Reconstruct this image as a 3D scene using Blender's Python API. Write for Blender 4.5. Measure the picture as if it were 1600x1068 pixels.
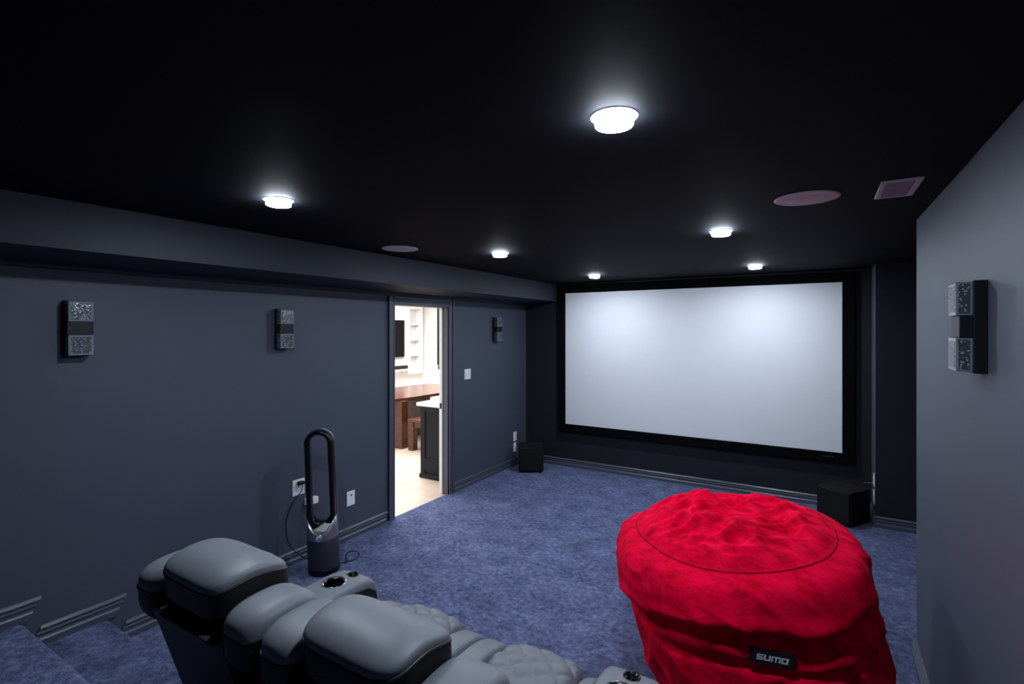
import bpy, bmesh, math, random
from mathutils import Vector, Matrix, noise
random.seed(7)
for o in list(bpy.data.objects):
    bpy.data.objects.remove(o)
C = bpy.context.scene.collection
S = bpy.context.scene
PI = math.pi

# ------------------------------------------------------------------ camera, world, light levels
YAW = 0.5458
cam = bpy.data.cameras.new('camera')
cam.sensor_width = 36.0
cam.lens = 790.0 / 1600.0 * 36.0
cam.shift_y = -19.6 / 1600.0
cam.clip_start = 0.05
camo = bpy.data.objects.new('camera', cam)
camo.location = (0, 0, 1.8)
camo.rotation_euler = (PI / 2, 0, YAW)
C.objects.link(camo)
S.camera = camo

w = bpy.data.worlds.new('world')
S.world = w
w.use_nodes = True
w.node_tree.nodes['Background'].inputs[0].default_value = (0.02, 0.025, 0.035, 1)
w.node_tree.nodes['Background'].inputs[1].default_value = 0.1

S.view_settings.view_transform = 'Standard'
S.view_settings.look = 'None'
S.view_settings.gamma = 1
S.view_settings.use_curve_mapping = False
S.view_settings.exposure = 0.0
LAMP = 690.0                      # radiance of the recessed lamps
LAMP_COL = (0.78, 0.88, 1.0)
KITCHEN_W = 210.0


def area(name, loc, sx, sy, watts, col):
    l = bpy.data.lights.new(name, 'AREA')
    l.shape = 'RECTANGLE'
    l.size, l.size_y, l.energy, l.color = sx, sy, watts, col
    o = bpy.data.objects.new(name, l)
    o.location = loc
    C.objects.link(o)
    return o


area('kitchen_ceiling_fill', (-6.0, 6.6, 2.56), 2.6, 3.0, KITCHEN_W, (1.0, 0.97, 0.93))  # unseen area light added under the ceiling to brighten the kitchen
area('kitchen_doorway_fill', (-5.0, 4.6, 2.5), 1.6, 1.6, KITCHEN_W * 0.35, (1.0, 0.98, 0.95))  # second unseen fill light added inside the doorway; no window here


# ------------------------------------------------------------------ materials
def mat(name, col, rough=0.5, metal=0.0, spec=0.5, emit=None, estr=0.0, sheen=0.0, trans=0.0, coat=0.0):
    m = bpy.data.materials.new(name)
    m.use_nodes = True
    b = m.node_tree.nodes['Principled BSDF']
    b.inputs['Base Color'].default_value = (*col, 1)
    b.inputs['Roughness'].default_value = rough
    b.inputs['Metallic'].default_value = metal
    b.inputs['Specular IOR Level'].default_value = spec
    b.inputs['Sheen Weight'].default_value = sheen
    b.inputs['Transmission Weight'].default_value = trans
    b.inputs['Coat Weight'].default_value = coat
    if emit:
        b.inputs['Emission Color'].default_value = (*emit, 1)
        b.inputs['Emission Strength'].default_value = estr
    return m


def nodes(m):
    return m.node_tree.nodes, m.node_tree.links, m.node_tree.nodes['Principled BSDF']


def tex_noise(m, scale, detail=4, rough=0.6, stretch=None):
    n, l, b = nodes(m)
    tc = n.new('ShaderNodeTexCoord')
    mp = n.new('ShaderNodeMapping')
    if stretch:
        mp.inputs['Scale'].default_value = stretch
    t = n.new('ShaderNodeTexNoise')
    t.inputs['Scale'].default_value = scale
    t.inputs['Detail'].default_value = detail
    t.inputs['Roughness'].default_value = rough
    l.new(tc.outputs['Object'], mp.inputs[0])
    l.new(mp.outputs[0], t.inputs['Vector'])
    return t


def bump(m, t, strength, dist=0.01, prev=None):
    n, l, b = nodes(m)
    bp = n.new('ShaderNodeBump')
    bp.inputs['Strength'].default_value = strength
    bp.inputs['Distance'].default_value = dist
    l.new(t.outputs['Fac'], bp.inputs['Height'])
    if prev:
        l.new(prev.outputs[0], bp.inputs['Normal'])
    l.new(bp.outputs[0], b.inputs['Normal'])
    return bp


def ramp(m, t, stops, to='Base Color'):
    n, l, b = nodes(m)
    r = n.new('ShaderNodeValToRGB')
    e = r.color_ramp.elements
    while len(e) < len(stops):
        e.new(0.5)
    for i, (p, c) in enumerate(stops):
        e[i].position = p
        e[i].color = (*c, 1)
    l.new(t.outputs['Fac'], r.inputs[0])
    if to:
        l.new(r.outputs[0], b.inputs[to])
    return r


def paint(name, col, rough, spec=0.35):
    m = mat(name, col, rough, spec=spec)
    bump(m, tex_noise(m, 180, 3), 0.08, 0.002)
    return m


M = {}
M['wall'] = paint('slate_wall_paint', (0.066, 0.077, 0.108), 0.55)
M['trim'] = paint('slate_trim_paint', (0.070, 0.080, 0.108), 0.38, 0.5)
M['ceiling'] = paint('black_ceiling_paint', (0.010, 0.011, 0.015), 0.75, 0.06)
M['soffit'] = paint('soffit_shade_paint', (0.034, 0.039, 0.053), 0.6, 0.2)  # wall paint toned down, the soffit's shade put into the colour
M['black_wall'] = paint('black_screen_wall_paint', (0.016, 0.018, 0.024), 0.6, 0.2)

m = mat('blue_carpet', (0.1, 0.12, 0.25), 0.95, spec=0.1, sheen=0.1)
n, l, b = nodes(m)
t1 = tex_noise(m, 4.5, 6, 0.72)
t2 = tex_noise(m, 150, 4, 0.8)
t3 = tex_noise(m, 28, 4, 0.7)
mx = n.new('ShaderNodeMix')
mx.inputs['Factor'].default_value = 0.6
l.new(t1.outputs['Fac'], mx.inputs['A'])
l.new(t2.outputs['Fac'], mx.inputs['B'])
mx2 = n.new('ShaderNodeMix')
mx2.inputs['Factor'].default_value = 0.35
l.new(mx.outputs['Result'], mx2.inputs['A'])
l.new(t3.outputs['Fac'], mx2.inputs['B'])
r = n.new('ShaderNodeValToRGB')
e = r.color_ramp.elements
e[0].position, e[0].color = 0.41, (0.024, 0.036, 0.10, 1)
e[1].position, e[1].color = 0.60, (0.27, 0.32, 0.58, 1)
x = e.new(0.5)
x.color = (0.105, 0.132, 0.275, 1)
l.new(mx2.outputs['Result'], r.inputs[0])
l.new(r.outputs[0], b.inputs['Base Color'])
bp = bump(m, t2, 0.9, 0.012)
bump(m, t3, 0.5, 0.02, bp)
M['carpet'] = m

m = mat('charcoal_leather', (0.150, 0.163, 0.190), 0.50, spec=0.45)
bump(m, tex_noise(m, 260, 3), 0.10, 0.002)
M['leather'] = m
M['piping'] = mat('black_piping', (0.02, 0.02, 0.023), 0.45)
m = mat('black_leatherette_and_shade', (0.012, 0.012, 0.014), 0.5, spec=0.3)  # true black on gussets and cheeks; stands for shade on the seat rear
bump(m, tex_noise(m, 260, 3), 0.10, 0.002)
M['leatherette'] = m
M['rear_ledge'] = mat('grey_trim_strip', (0.05, 0.052, 0.058), 0.55)
M['chrome'] = mat('chrome', (0.75, 0.76, 0.8), 0.12, 1.0)
M['gloss_black'] = mat('gloss_black_plastic', (0.004, 0.004, 0.005), 0.22, spec=0.35)
M['black'] = mat('black_metal', (0.010, 0.011, 0.014), 0.45, spec=0.25)
M['matte_black'] = mat('matte_black', (0.008, 0.008, 0.009), 0.75, spec=0.2)
M['velvet'] = mat('black_velvet', (0.004, 0.004, 0.005), 0.95, spec=0.05)
M['grey_metal'] = mat('grey_metal', (0.20, 0.205, 0.22), 0.35, 0.8)
m = mat('purifier_mesh', (0.045, 0.045, 0.058), 0.45, 0.5)
n, l, b = nodes(m)
tc = n.new('ShaderNodeTexCoord')
vo = n.new('ShaderNodeTexVoronoi')
vo.inputs['Scale'].default_value = 240
l.new(tc.outputs['Object'], vo.inputs['Vector'])
bpn = n.new('ShaderNodeBump')
bpn.inputs['Strength'].default_value = 0.4
bpn.inputs['Distance'].default_value = 0.002
l.new(vo.outputs['Distance'], bpn.inputs['Height'])
l.new(bpn.outputs[0], b.inputs['Normal'])
M['mesh'] = m
M['silver'] = mat('brushed_silver', (0.36, 0.37, 0.40), 0.3, 0.9)
m = mat('screen_fabric', (0.78, 0.80, 0.84), 0.9, spec=0.1)
bump(m, tex_noise(m, 700, 2), 0.03, 0.001)
M['screen'] = m
M['white_plastic'] = mat('white_plastic', (0.85, 0.85, 0.86), 0.35)
M['slot'] = mat('dark_slot', (0.03, 0.03, 0.03), 0.6)
M['grille'] = mat('pale_speaker_grille', (0.62, 0.58, 0.62), 0.7)
bump(M['grille'], tex_noise(M['grille'], 500, 2), 0.2, 0.001)
M['vent'] = mat('pale_vent_paint', (0.60, 0.57, 0.62), 0.5)
M['vent_dark'] = mat('vent_louvre_shade', (0.38, 0.35, 0.42), 0.5)  # vent paint darkened, shade among the louvres put into the colour
M['lamp_ring'] = mat('lamp_trim_ring', (0.75, 0.75, 0.76), 0.5)
M['lamp'] = mat('lamp_lens', (0.9, 0.9, 0.9), 0.6, emit=LAMP_COL, estr=LAMP)
M['lamp_rim'] = mat('lamp_halo_rim', (0.9, 0.9, 0.9), 0.6, emit=LAMP_COL, estr=LAMP * 0.16)  # added glow on the lamp's side, for a halo on the ceiling
m = mat('red_velour', (0.62, 0.003, 0.022), 0.85, spec=0.03, sheen=0.10)
m.node_tree.nodes['Principled BSDF'].inputs['Sheen Tint'].default_value = (1.0, 0.05, 0.12, 1)
t = tex_noise(m, 9, 5, 0.68, (1, 1.7, 1.6))
ramp(m, t, [(0.28, (0.40, 0.0005, 0.008)), (0.55, (0.88, 0.001, 0.040)), (0.72, (0.95, 0.006, 0.062))])
bump(m, tex_noise(m, 55, 4), 0.25, 0.006)
M['red'] = m
M['red_seam'] = mat('red_seam', (0.30, 0.001, 0.01), 0.9, spec=0.1)
M['tag'] = mat('black_woven_tag', (0.005, 0.006, 0.010), 0.7)
M['letters'] = mat('white_thread', (0.85, 0.85, 0.9), 0.7)

m = mat('bubble_glass', (0.55, 0.60, 0.66), 0.18, spec=0.6, trans=0.25)
n, l, b = nodes(m)
tc = n.new('ShaderNodeTexCoord')
vo = n.new('ShaderNodeTexVoronoi')
vo.inputs['Scale'].default_value = 110
l.new(tc.outputs['Object'], vo.inputs['Vector'])
cr = n.new('ShaderNodeValToRGB')
cr.color_ramp.elements[0].position = 0.12
cr.color_ramp.elements[0].color = (0.62, 0.66, 0.72, 1)
cr.color_ramp.elements[1].position = 0.38
cr.color_ramp.elements[1].color = (0.075, 0.09, 0.11, 1)
l.new(vo.outputs['Distance'], cr.inputs[0])
l.new(cr.outputs[0], b.inputs['Base Color'])
bpn = n.new('ShaderNodeBump')
bpn.inputs['Strength'].default_value = 0.5
bpn.inputs['Distance'].default_value = 0.003
l.new(vo.outputs['Distance'], bpn.inputs['Height'])
l.new(bpn.outputs[0], b.inputs['Normal'])
M['bubble'] = m
M['pane'] = mat('pale_glass_edge', (0.27, 0.30, 0.36), 0.10, spec=0.6, trans=0.3)

M['white_wall'] = mat('white_wall', (0.86, 0.86, 0.86), 0.7)
M['white_gloss'] = mat('white_cabinet_paint', (0.88, 0.88, 0.88), 0.4)
M['shelf_back'] = mat('white_shelf_back', (0.74, 0.75, 0.77), 0.6)
m = mat('brown_wood', (0.20, 0.065, 0.025), 0.35)
ramp(m, tex_noise(m, 5, 6, 0.6, (1.0, 1.0, 9.0)), [(0.3, (0.045, 0.013, 0.006)), (0.7, (0.11, 0.034, 0.014))])
M['wood'] = m
m = mat('table_top_wood', (0.25, 0.09, 0.04), 0.18)
ramp(m, tex_noise(m, 5, 6, 0.6, (9.0, 1.0, 1.0)), [(0.3, (0.07, 0.022, 0.010)), (0.7, (0.15, 0.05, 0.024))])
M['wood_top'] = m
M['navy'] = mat('navy_cabinet_paint', (0.008, 0.010, 0.017), 0.5, spec=0.2)
M['counter'] = mat('white_quartz', (0.86, 0.86, 0.86), 0.2)
m = mat('stone_tile', (0.7, 0.63, 0.55), 0.35)
n, l, b = nodes(m)
br = n.new('ShaderNodeTexBrick')
tc = n.new('ShaderNodeTexCoord')
l.new(tc.outputs['Object'], br.inputs['Vector'])
br.inputs['Scale'].default_value = 1.0
br.inputs['Brick Width'].default_value = 1.2
br.inputs['Row Height'].default_value = 0.6
br.inputs['Mortar Size'].default_value = 0.004
br.inputs['Color1'].default_value = (0.70, 0.62, 0.54, 1)
br.inputs['Color2'].default_value = (0.60, 0.50, 0.42, 1)
br.inputs['Mortar'].default_value = (0.5, 0.43, 0.36, 1)
tn = tex_noise(m, 2.2, 6, 0.65)
mixn = n.new('ShaderNodeMix')
mixn.data_type = 'RGBA'
mixn.blend_type = 'MULTIPLY'
mixn.inputs[0].default_value = 0.45
rr = ramp(m, tn, [(0.35, (0.75, 0.62, 0.52)), (0.6, (1.0, 1.0, 1.0))], None)
l.new(br.outputs['Color'], mixn.inputs[6])
l.new(rr.outputs[0], mixn.inputs[7])
l.new(mixn.outputs[2], b.inputs['Base Color'])
M['tile'] = m
M['tv'] = mat('television_glass', (0.004, 0.004, 0.005), 0.5, spec=0.1)


# ------------------------------------------------------------------ mesh helpers
class MB:
    def __init__(self):
        self.v, self.f, self.s = [], [], []

    def add(self, vs, fs, smooth=False):
        o = len(self.v)
        self.v += [tuple(p) for p in vs]
        self.f += [tuple(i + o for i in q) for q in fs]
        self.s += [smooth] * len(fs)
        return self

    def box(self, a, b_, T=None):
        x0, y0, z0 = (min(a[i], b_[i]) for i in range(3))
        x1, y1, z1 = (max(a[i], b_[i]) for i in range(3))
        vs = [Vector(p) for p in ((x0, y0, z0), (x1, y0, z0), (x1, y1, z0), (x0, y1, z0),
                                  (x0, y0, z1), (x1, y0, z1), (x1, y1, z1), (x0, y1, z1))]
        if T:
            vs = [T @ p for p in vs]
        return self.add(vs, [(0, 3, 2, 1), (4, 5, 6, 7), (0, 1, 5, 4), (1, 2, 6, 5), (2, 3, 7, 6), (3, 0, 4, 7)])

    def prism(self, poly, axis_fn, t0, t1, smooth=False):
        """poly: list of 2D pts; axis_fn(p, t) -> 3D; closed prism between t0 and t1"""
        n_ = len(poly)
        vs = [axis_fn(p, t0) for p in poly] + [axis_fn(p, t1) for p in poly]
        fs = [(i, (i + 1) % n_, (i + 1) % n_ + n_, i + n_) for i in range(n_)]
        self.add(vs, fs, smooth)
        self.add(vs, [tuple(range(n_))[::-1], tuple(range(n_, 2 * n_))])
        return self

    def lathe(self, prof, seg=48, centre=(0, 0, 0), smooth=True, zfn=None):
        vs, fs = [], []
        k = len(prof)
        for i in range(seg):
            a = 2 * PI * i / seg
            for r_, z_ in prof:
                zz = z_ if zfn is None else zfn(a, r_, z_)
                vs.append((centre[0] + r_ * math.cos(a), centre[1] + r_ * math.sin(a), centre[2] + zz))
        for i in range(seg):
            j = (i + 1) % seg
            for q in range(k - 1):
                fs.append((i * k + q, j * k + q, j * k + q + 1, i * k + q + 1))
        self.add(vs, fs, smooth)
        if prof[0][0] > 1e-5:
            self.f.append(tuple(len(self.v) - len(vs) + i * k for i in range(seg))[::-1]); self.s.append(False)
        if prof[-1][0] > 1e-5:
            self.f.append(tuple(len(self.v) - len(vs) + i * k + k - 1 for i in range(seg))); self.s.append(False)
        return self

    def tube(self, pts, r_, seg=10, closed=False):
        pts = [Vector(p) for p in pts]
        n_ = len(pts)
        vs, fs = [], []
        up = Vector((0, 0, 1))
        prevn = None
        for i, p in enumerate(pts):
            if closed:
                d = pts[(i + 1) % n_] - pts[i - 1]
            else:
                d = pts[min(i + 1, n_ - 1)] - pts[max(i - 1, 0)]
            d.normalize()
            if prevn is None:
                nn = d.cross(up)
                if nn.length < 1e-3:
                    nn = d.cross(Vector((1, 0, 0)))
            else:
                nn = prevn - d * prevn.dot(d)
            nn.normalize()
            prevn = nn
            bb = d.cross(nn)
            for k in range(seg):
                a = 2 * PI * k / seg
                vs.append(p + (nn * math.cos(a) + bb * math.sin(a)) * r_)
        m_ = n_ if closed else n_ - 1
        for i in range(m_):
            j = (i + 1) % n_
            for k in range(seg):
                q = (k + 1) % seg
                fs.append((i * seg + k, i * seg + q, j * seg + q, j * seg + k))
        if not closed:
            fs.append(tuple(range(seg))[::-1])
            fs.append(tuple((n_ - 1) * seg + k for k in range(seg)))
        return self.add(vs, fs, True)

    def cushion(self, n_, half, centre, e=4.0, fn=None):
        """cube surface pulled onto a super-ellipsoid, then fn(Vector local, unit cube coords)"""
        key, vs, fs = {}, [], []

        def vert(p):
            k = tuple(round(c * 4096) for c in p)
            if k not in key:
                ee = e
                s = (abs(p[0]) ** ee + abs(p[1]) ** ee + abs(p[2]) ** ee) ** (1 / ee)
                q = Vector((p[0] / s * half[0], p[1] / s * half[1], p[2] / s * half[2]))
                if fn:
                    q = fn(q)
                key[k] = len(vs)
                vs.append(q + Vector(centre))
            return key[k]
        for ax in range(3):
            for sg in (-1, 1):
                for i in range(n_):
                    for j in range(n_):
                        qd = []
                        for di, dj in ((0, 0), (1, 0), (1, 1), (0, 1)):
                            a_, b__ = -1 + 2 * (i + di) / n_, -1 + 2 * (j + dj) / n_
                            p = [0, 0, 0]
                            p[ax] = sg
                            p[(ax + 1) % 3] = a_
                            p[(ax + 2) % 3] = b__
                            qd.append(vert(p))
                        fs.append(tuple(qd) if sg > 0 else tuple(qd[::-1]))
        return self.add(vs, fs, True)

    def build(self, name, m_, parent=None, bevel=0.0, seg=2, loc=None, mat2=None, pick=None):
        me = bpy.data.meshes.new(name)
        vs = self.v
        if loc is not None:
            vs = [(p[0] - loc[0], p[1] - loc[1], p[2] - loc[2]) for p in vs]
        me.from_pydata(vs, [], self.f)
        for p, s_ in zip(me.polygons, self.s):
            p.use_smooth = s_
        me.materials.append(m_)
        if mat2:
            me.materials.append(mat2)
            for p in me.polygons:
                if pick(p):
                    p.material_index = 1
        me.update()
        o = bpy.data.objects.new(name, me)
        C.objects.link(o)
        if parent:
            o.parent = parent
        if loc is not None:
            o.location = loc
        if bevel:
            bv = o.modifiers.new('bevel', 'BEVEL')
            bv.width = bevel
            bv.segments = seg
            bv.limit_method = 'ANGLE'
            bv.angle_limit = 0.6
            bv.harden_normals = False
        return o


def rot(a):
    return Matrix.Rotation(a, 4, 'Z')


def thing(name, label, cat, loc=(0, 0, 0), rz=0.0, group=None):
    o = bpy.data.objects.new(name, None)
    o.empty_display_size = 0.1
    C.objects.link(o)
    o.location = loc
    o.rotation_euler = (0, 0, rz)
    return tag(o, label, cat, group)


def tag(o, label, cat, group=None):
    o['label'] = label
    o['category'] = cat
    if group:
        o['group'] = group
    return o


def struct(o):
    o['kind'] = 'structure'
    return o


def dup(root, loc, rz=None, label=None):
    r_ = root.copy()
    C.objects.link(r_)
    r_.location = loc
    if rz is not None:
        r_.rotation_euler = (0, 0, rz)
    if label:
        r_['label'] = label
    for ch in list(root.children):
        c = ch.copy()
        C.objects.link(c)
        c.parent = r_
        for g in list(ch.children):
            d = g.copy()
            C.objects.link(d)
            d.parent = c
    return r_


def smooth(a, b_, x_):
    x_ = min(1, max(0, (x_ - a) / (b_ - a)))
    return x_ * x_ * (3 - 2 * x_)


def spline(ks, n_=8):
    """Catmull-Rom through points"""
    ks = [Vector(k) for k in ks]
    out = []
    for i in range(len(ks) - 1):
        p0, p1, p2, p3 = ks[max(i - 1, 0)], ks[i], ks[i + 1], ks[min(i + 2, len(ks) - 1)]
        for j in range(n_):
            t_ = j / n_
            out.append(0.5 * (2 * p1 + (p2 - p0) * t_ + (2 * p0 - 5 * p1 + 4 * p2 - p3) * t_ ** 2 + (3 * p1 - p0 - 3 * p2 + p3) * t_ ** 3))
    out.append(ks[-1])
    return out


# ------------------------------------------------------------------ room
XL, XR, YB, YP, ZC = -3.464, 0.458, 6.077, 5.67, 2.40
YREAR, XA = -1.6, 1.7
KX = XL - 0.105                       # kitchen side of the partition
DY0, DY1, DZ = 3.53, 4.357, 2.045     # door opening

struct(MB().box((XL - 0.02, YREAR, -0.1), (XA, YB, 0)).build('floor', M['carpet']))
struct(MB().box((XL - 0.105, YREAR - .1, ZC), (XA + .1, YB + .1, ZC + 0.1)).build('ceiling', M['ceiling']))
wl = MB()
wl.box((KX, YREAR, -0.05), (XL, DY0, ZC)).box((KX, DY1, -0.05), (XL, YB + .1, ZC)).box((KX, DY0, DZ), (XL, DY1, ZC))
struct(wl.build('wall_left', M['wall']))
struct(MB().box((KX, YB, -0.05), (0.44, YB + .1, ZC)).build('wall_back', M['black_wall']))
struct(MB().box((0.44, YP, -0.05), (XA, YB + .1, ZC)).build('wall_pier', M['black_wall'], mat2=M['wall'], pick=lambda p: p.normal.x < -0.5))
struct(MB().box((XR, YREAR, -0.05), (XA, 3.53, ZC)).build('wall_right', M['wall']))
struct(MB().box((XA, 3.4, -0.05), (XA + .1, YB + .1, ZC)).build('wall_alcove', M['black_wall']))
struct(MB().box((KX, YREAR - .1, -0.05), (XA, YREAR, ZC)).build('wall_rear', M['wall']))

# dropped soffit along the left wall
so = MB()
so.prism([(XL, 2.12), (XL + 0.03, 2.12), (XL + 0.035, 2.150), (-2.987, 2.173), (-2.987, ZC), (XL, ZC)], lambda p, t_: (p[0], t_, p[1]), YREAR, YB)
o = struct(so.build('trim_1', M['soffit']))
o['label'] = 'dark dropped soffit running along the left wall under the ceiling'

# baseboards
BP = [(0, 0), (0.022, 0), (0.022, 0.032), (0.014, 0.040), (0.012, 0.054), (0.018, 0.060), (0.018, 0.066), (0.007, 0.074), (0.016, 0.082), (0.016, 0.088), (0.004, 0.10), (0, 0.10)]


def board(mb, p0, p1, nrm, z=0.0, shear=0.0):
    """p0,p1: 2D ends on the wall; nrm: 2D direction off the wall"""
    p0, p1 = Vector(p0), Vector(p1)
    d = (p1 - p0).normalized()

    def fn(p, t_):
        q = (p0 if t_ == 0 else p1) + Vector(nrm) * p[0] - d * (0.1 - p[1]) * shear
        return (q.x, q.y, z + p[1])
    mb.prism(BP, fn, 0, 1)


bb = MB()
board(bb, (XL, 1.356), (XL, 3.455), (1, 0), 0, 0.6)
board(bb, (XL, 4.45), (XL, YB), (1, 0))
board(bb, (XL, 0.977), (XL, 1.357), (1, 0), 0.16, 0.6)
board(bb, (XL, 0.66), (XL, 0.98), (1, 0), 0.315, 0.6)
board(bb, (XL, YREAR), (XL, 0.66), (1, 0), 0.47, 0.6)
struct(bb.build('baseboard_left', M['trim']))
bb = MB(); board(bb, (XL, YB), (0.44, YB), (0, -1)); struct(bb.build('baseboard_back', M['trim']))
bb = MB(); board(bb, (0.44, YP), (XA, YP), (0, -1)); board(bb, (0.44, YB), (0.44, YP - .02), (-1, 0))
struct(bb.build('baseboard_pier', M['trim']))
bb = MB(); board(bb, (XR, 0.55), (XR, 3.53 + .02), (-1, 0)); board(bb, (XR, 3.53), (XA, 3.53), (0, 1))
struct(bb.build('baseboard_right', M['trim']))

# carpeted steps and rear platform
def nose_step(mb, x0, x1, y0, y1, z1):
    r_ = 0.045
    arc = [(y1 - r_ + r_ * math.sin(a), z1 - r_ + r_ * math.cos(a)) for a in [i * PI / 12 for i in range(7)]]
    poly = [(y0, 0), (y0, z1)] + arc + [(y1, 0)]
    mb.prism(poly, lambda p, t_: (t_, p[0], p[1]), x0, x1)


st = MB()
nose_step(st, XL, -2.10, 0.5, 1.275, 0.16)
nose_step(st, XL, -2.10, 0.4, 0.915, 0.315)
o = struct(st.build('floor_steps', M['carpet']))
st = MB()
nose_step(st, XL, XR, YREAR, 0.55, 0.47)
struct(st.build('floor_platform', M['carpet']))

# door opening: jamb lining, casing, strike plate
jb = MB()
jb.box((XL - 0.07, DY0 - .001, 0), (XL + .002, DY0 + 0.006, DZ)).box((XL - 0.07, DY1 - 0.006, 0), (XL + .002, DY1 + .001, DZ))
jb.box((XL - 0.07, DY0, DZ - 0.006), (XL + .002, DY1, DZ + .001))


def casing(mb, y0, y1, z0, z1):
    mb.box((XL, y0, z0), (XL + 0.018, y1, z1))


# side and head casings with a raised outer back-band
for (a, b_) in ((DY0, -1), (DY1, 1)):
    y_in, y_out = a, a + b_ * 0.078
    jb.box((XL, min(y_in, y_out), 0), (XL + 0.016, max(y_in, y_out), 2.118))
    jb.box((XL, min(y_out, y_out - b_ * .02), 0), (XL + 0.028, max(y_out, y_out - b_ * .02), 2.118))
    jb.box((XL, min(y_in, y_in + b_ * .014), 0), (XL + 0.021, max(y_in, y_in + b_ * .014), 2.118))
jb.box((XL, DY0, DZ), (XL + 0.016, DY1, 2.118))
jb.box((XL, DY0, DZ), (XL + 0.021, DY1, DZ + .014))
jb.box((XL, DY0, 2.098), (XL + 0.028, DY1, 2.118))
dr = struct(jb.build('door_1', M['trim'], bevel=0.003))
wj = MB()
wj.box((KX - .001, DY1 - 0.02, 0), (XL - 0.07, DY1 + .001, DZ)).box((KX - .012, DY0 - .001, 0), (XL - 0.07, DY0 + 0.008, DZ))
wj.box((KX - .001, DY0, DZ - .012), (XL - 0.07, DY1, DZ + .001))
o = wj.build('jamb_lining', M['white_gloss'], dr)
MB().box((XL - 0.098, DY1 - 0.023, 0.93), (XL - 0.074, DY1 - 0.019, 0.99)).build('strike_plate', M['black'], dr)

# ------------------------------------------------------------------ recessed ceiling lights
G = 'recessed ceiling lights'
lt = thing('ceiling_light', '', 'ceiling light', (0, 0, ZC), 0, G)
MB().lathe([(0.053, 0.0), (0.053, -0.004), (0.062, -0.004), (0.067, -0.002), (0.068, 0.0)], 48).build('trim_ring', M['lamp_ring'], lt)
MB().lathe([(0.0555, -0.001), (0.055, -0.012), (0.0535, -0.024), (0.052, -0.027)], 48).build('halo_rim', M['lamp_rim'], lt)  # added glowing rim; its wash on the ceiling stands for lens bloom
MB().lathe([(0.052, -0.0268), (0.03, -0.0280), (0.0, -0.0283)], 48).build('lens', M['lamp'], lt)
spots = [((-0.494, 1.368), 'largest glowing recessed ceiling light, nearest the camera at top centre'),
         ((-2.14, 1.44), 'leftmost glowing recessed ceiling light, near the dropped soffit'),
         ((-2.145, 3.35), 'glowing recessed ceiling light just right of the small round ceiling speaker by the soffit'),
         ((-2.13, 5.27), 'smallest glowing recessed ceiling light above the upper left corner of the projection screen'),
         ((-0.512, 3.30), 'glowing recessed ceiling light left of the large round ceiling speaker'),
         ((-0.515, 5.265), 'small glowing recessed ceiling light above the right half of the projection screen')]
for i, ((px, py), lab) in enumerate(spots):
    if i == 0:
        lt.location = (px, py, ZC)
        lt['label'] = lab
    else:
        dup(lt, (px, py, ZC), None, lab)

# in-ceiling speakers and air register
sp = thing('ceiling_speaker', 'round pale in-ceiling speaker grille next to the soffit, left of the room', 'speaker', (-2.656, 2.774, ZC), 0, 'in-ceiling speakers')
MB().lathe([(0.132, 0.0), (0.132, -0.004), (0.127, -0.006), (0.125, -0.006)], 56).build('rim', M['grille'], sp)
MB().lathe([(0.126, -0.001), (0.126, -0.005), (0.06, -0.0065), (0.0, -0.007)], 56).build('grille', M['grille'], sp)
dup(sp, (-0.049, 2.67, ZC), None, 'large round pale in-ceiling speaker grille beside the square air vent')

vt = thing('air_vent', 'small rectangular pale ceiling air vent near the right wall', 'vent', (0.284, 2.68, ZC))
f = MB()
hx, hy, bw = 0.069, 0.152, 0.020
f.box((-hx, -hy, -0.008), (hx, -hy + bw, 0)).box((-hx, hy - bw, -0.008), (hx, hy, 0))
f.box((-hx, -hy + bw, -0.008), (-hx + bw, hy - bw, 0)).box((hx - bw, -hy + bw, -0.008), (hx, hy - bw, 0))
f.build('frame', M['vent'], vt, bevel=0.002)
f = MB()
for i in range(16):
    y = -hy + bw + 0.004 + i * (2 * hy - 2 * bw - .008) / 15
    f.box((-hx + bw, y - 0.006, -0.0055), (hx - bw, y + 0.0055, -0.001), None)
f.build('louvre', M['vent_dark'], vt)
MB().box((-hx + bw, -hy + bw, -0.001), (hx - bw, hy - bw, 0)).build('duct_shade_sheet', M['slot'], vt)  # dark sheet standing for the shade inside the duct

# ------------------------------------------------------------------ projection screen
SX0, SX1, SZ0, SZ1 = -2.839, 0.197, 0.567, 2.272
ps = thing('projection_screen', 'wide white fixed projection screen in a black frame on the end wall', 'projection screen', ((SX0 + SX1) / 2, YB, 0))
cx = (SX0 + SX1) / 2
FW = 0.105
fr = MB()
yf0, yf1 = -0.060, -0.002


def fbox(a, b_):
    fr.box((a[0] - cx, yf0, a[1]), (b_[0] - cx, yf1, b_[1]))


fbox((SX0 - FW, SZ0 - FW), (SX1 + FW, SZ0)); fbox((SX0 - FW, SZ1), (SX1 + FW, SZ1 + FW))
fbox((SX0 - FW, SZ0), (SX0, SZ1)); fbox((SX1, SZ0), (SX1 + FW, SZ1))
fr.build('frame', M['velvet'], ps, bevel=0.006)
MB().box((SX0 - cx - .01, -0.052, SZ0 - .01), (SX1 - cx + .01, -0.045, SZ1 + .01)).build('screen_surface', M['screen'], ps)
lg = MB()
lx = 0.028 - cx
for i, wd in enumerate((0.008, 0.010, 0.007, 0.011, 0.008, 0.010, 0.007, 0.009)):
    lg.box((lx, yf0 - 0.0012, 0.5165), (lx + wd, yf0 - 0.0001, 0.5235))
    lx += wd + 0.004
lg.build('badge', M['grey_metal'], ps)

# ------------------------------------------------------------------ wall sconces
GS = 'wall sconces'


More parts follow.
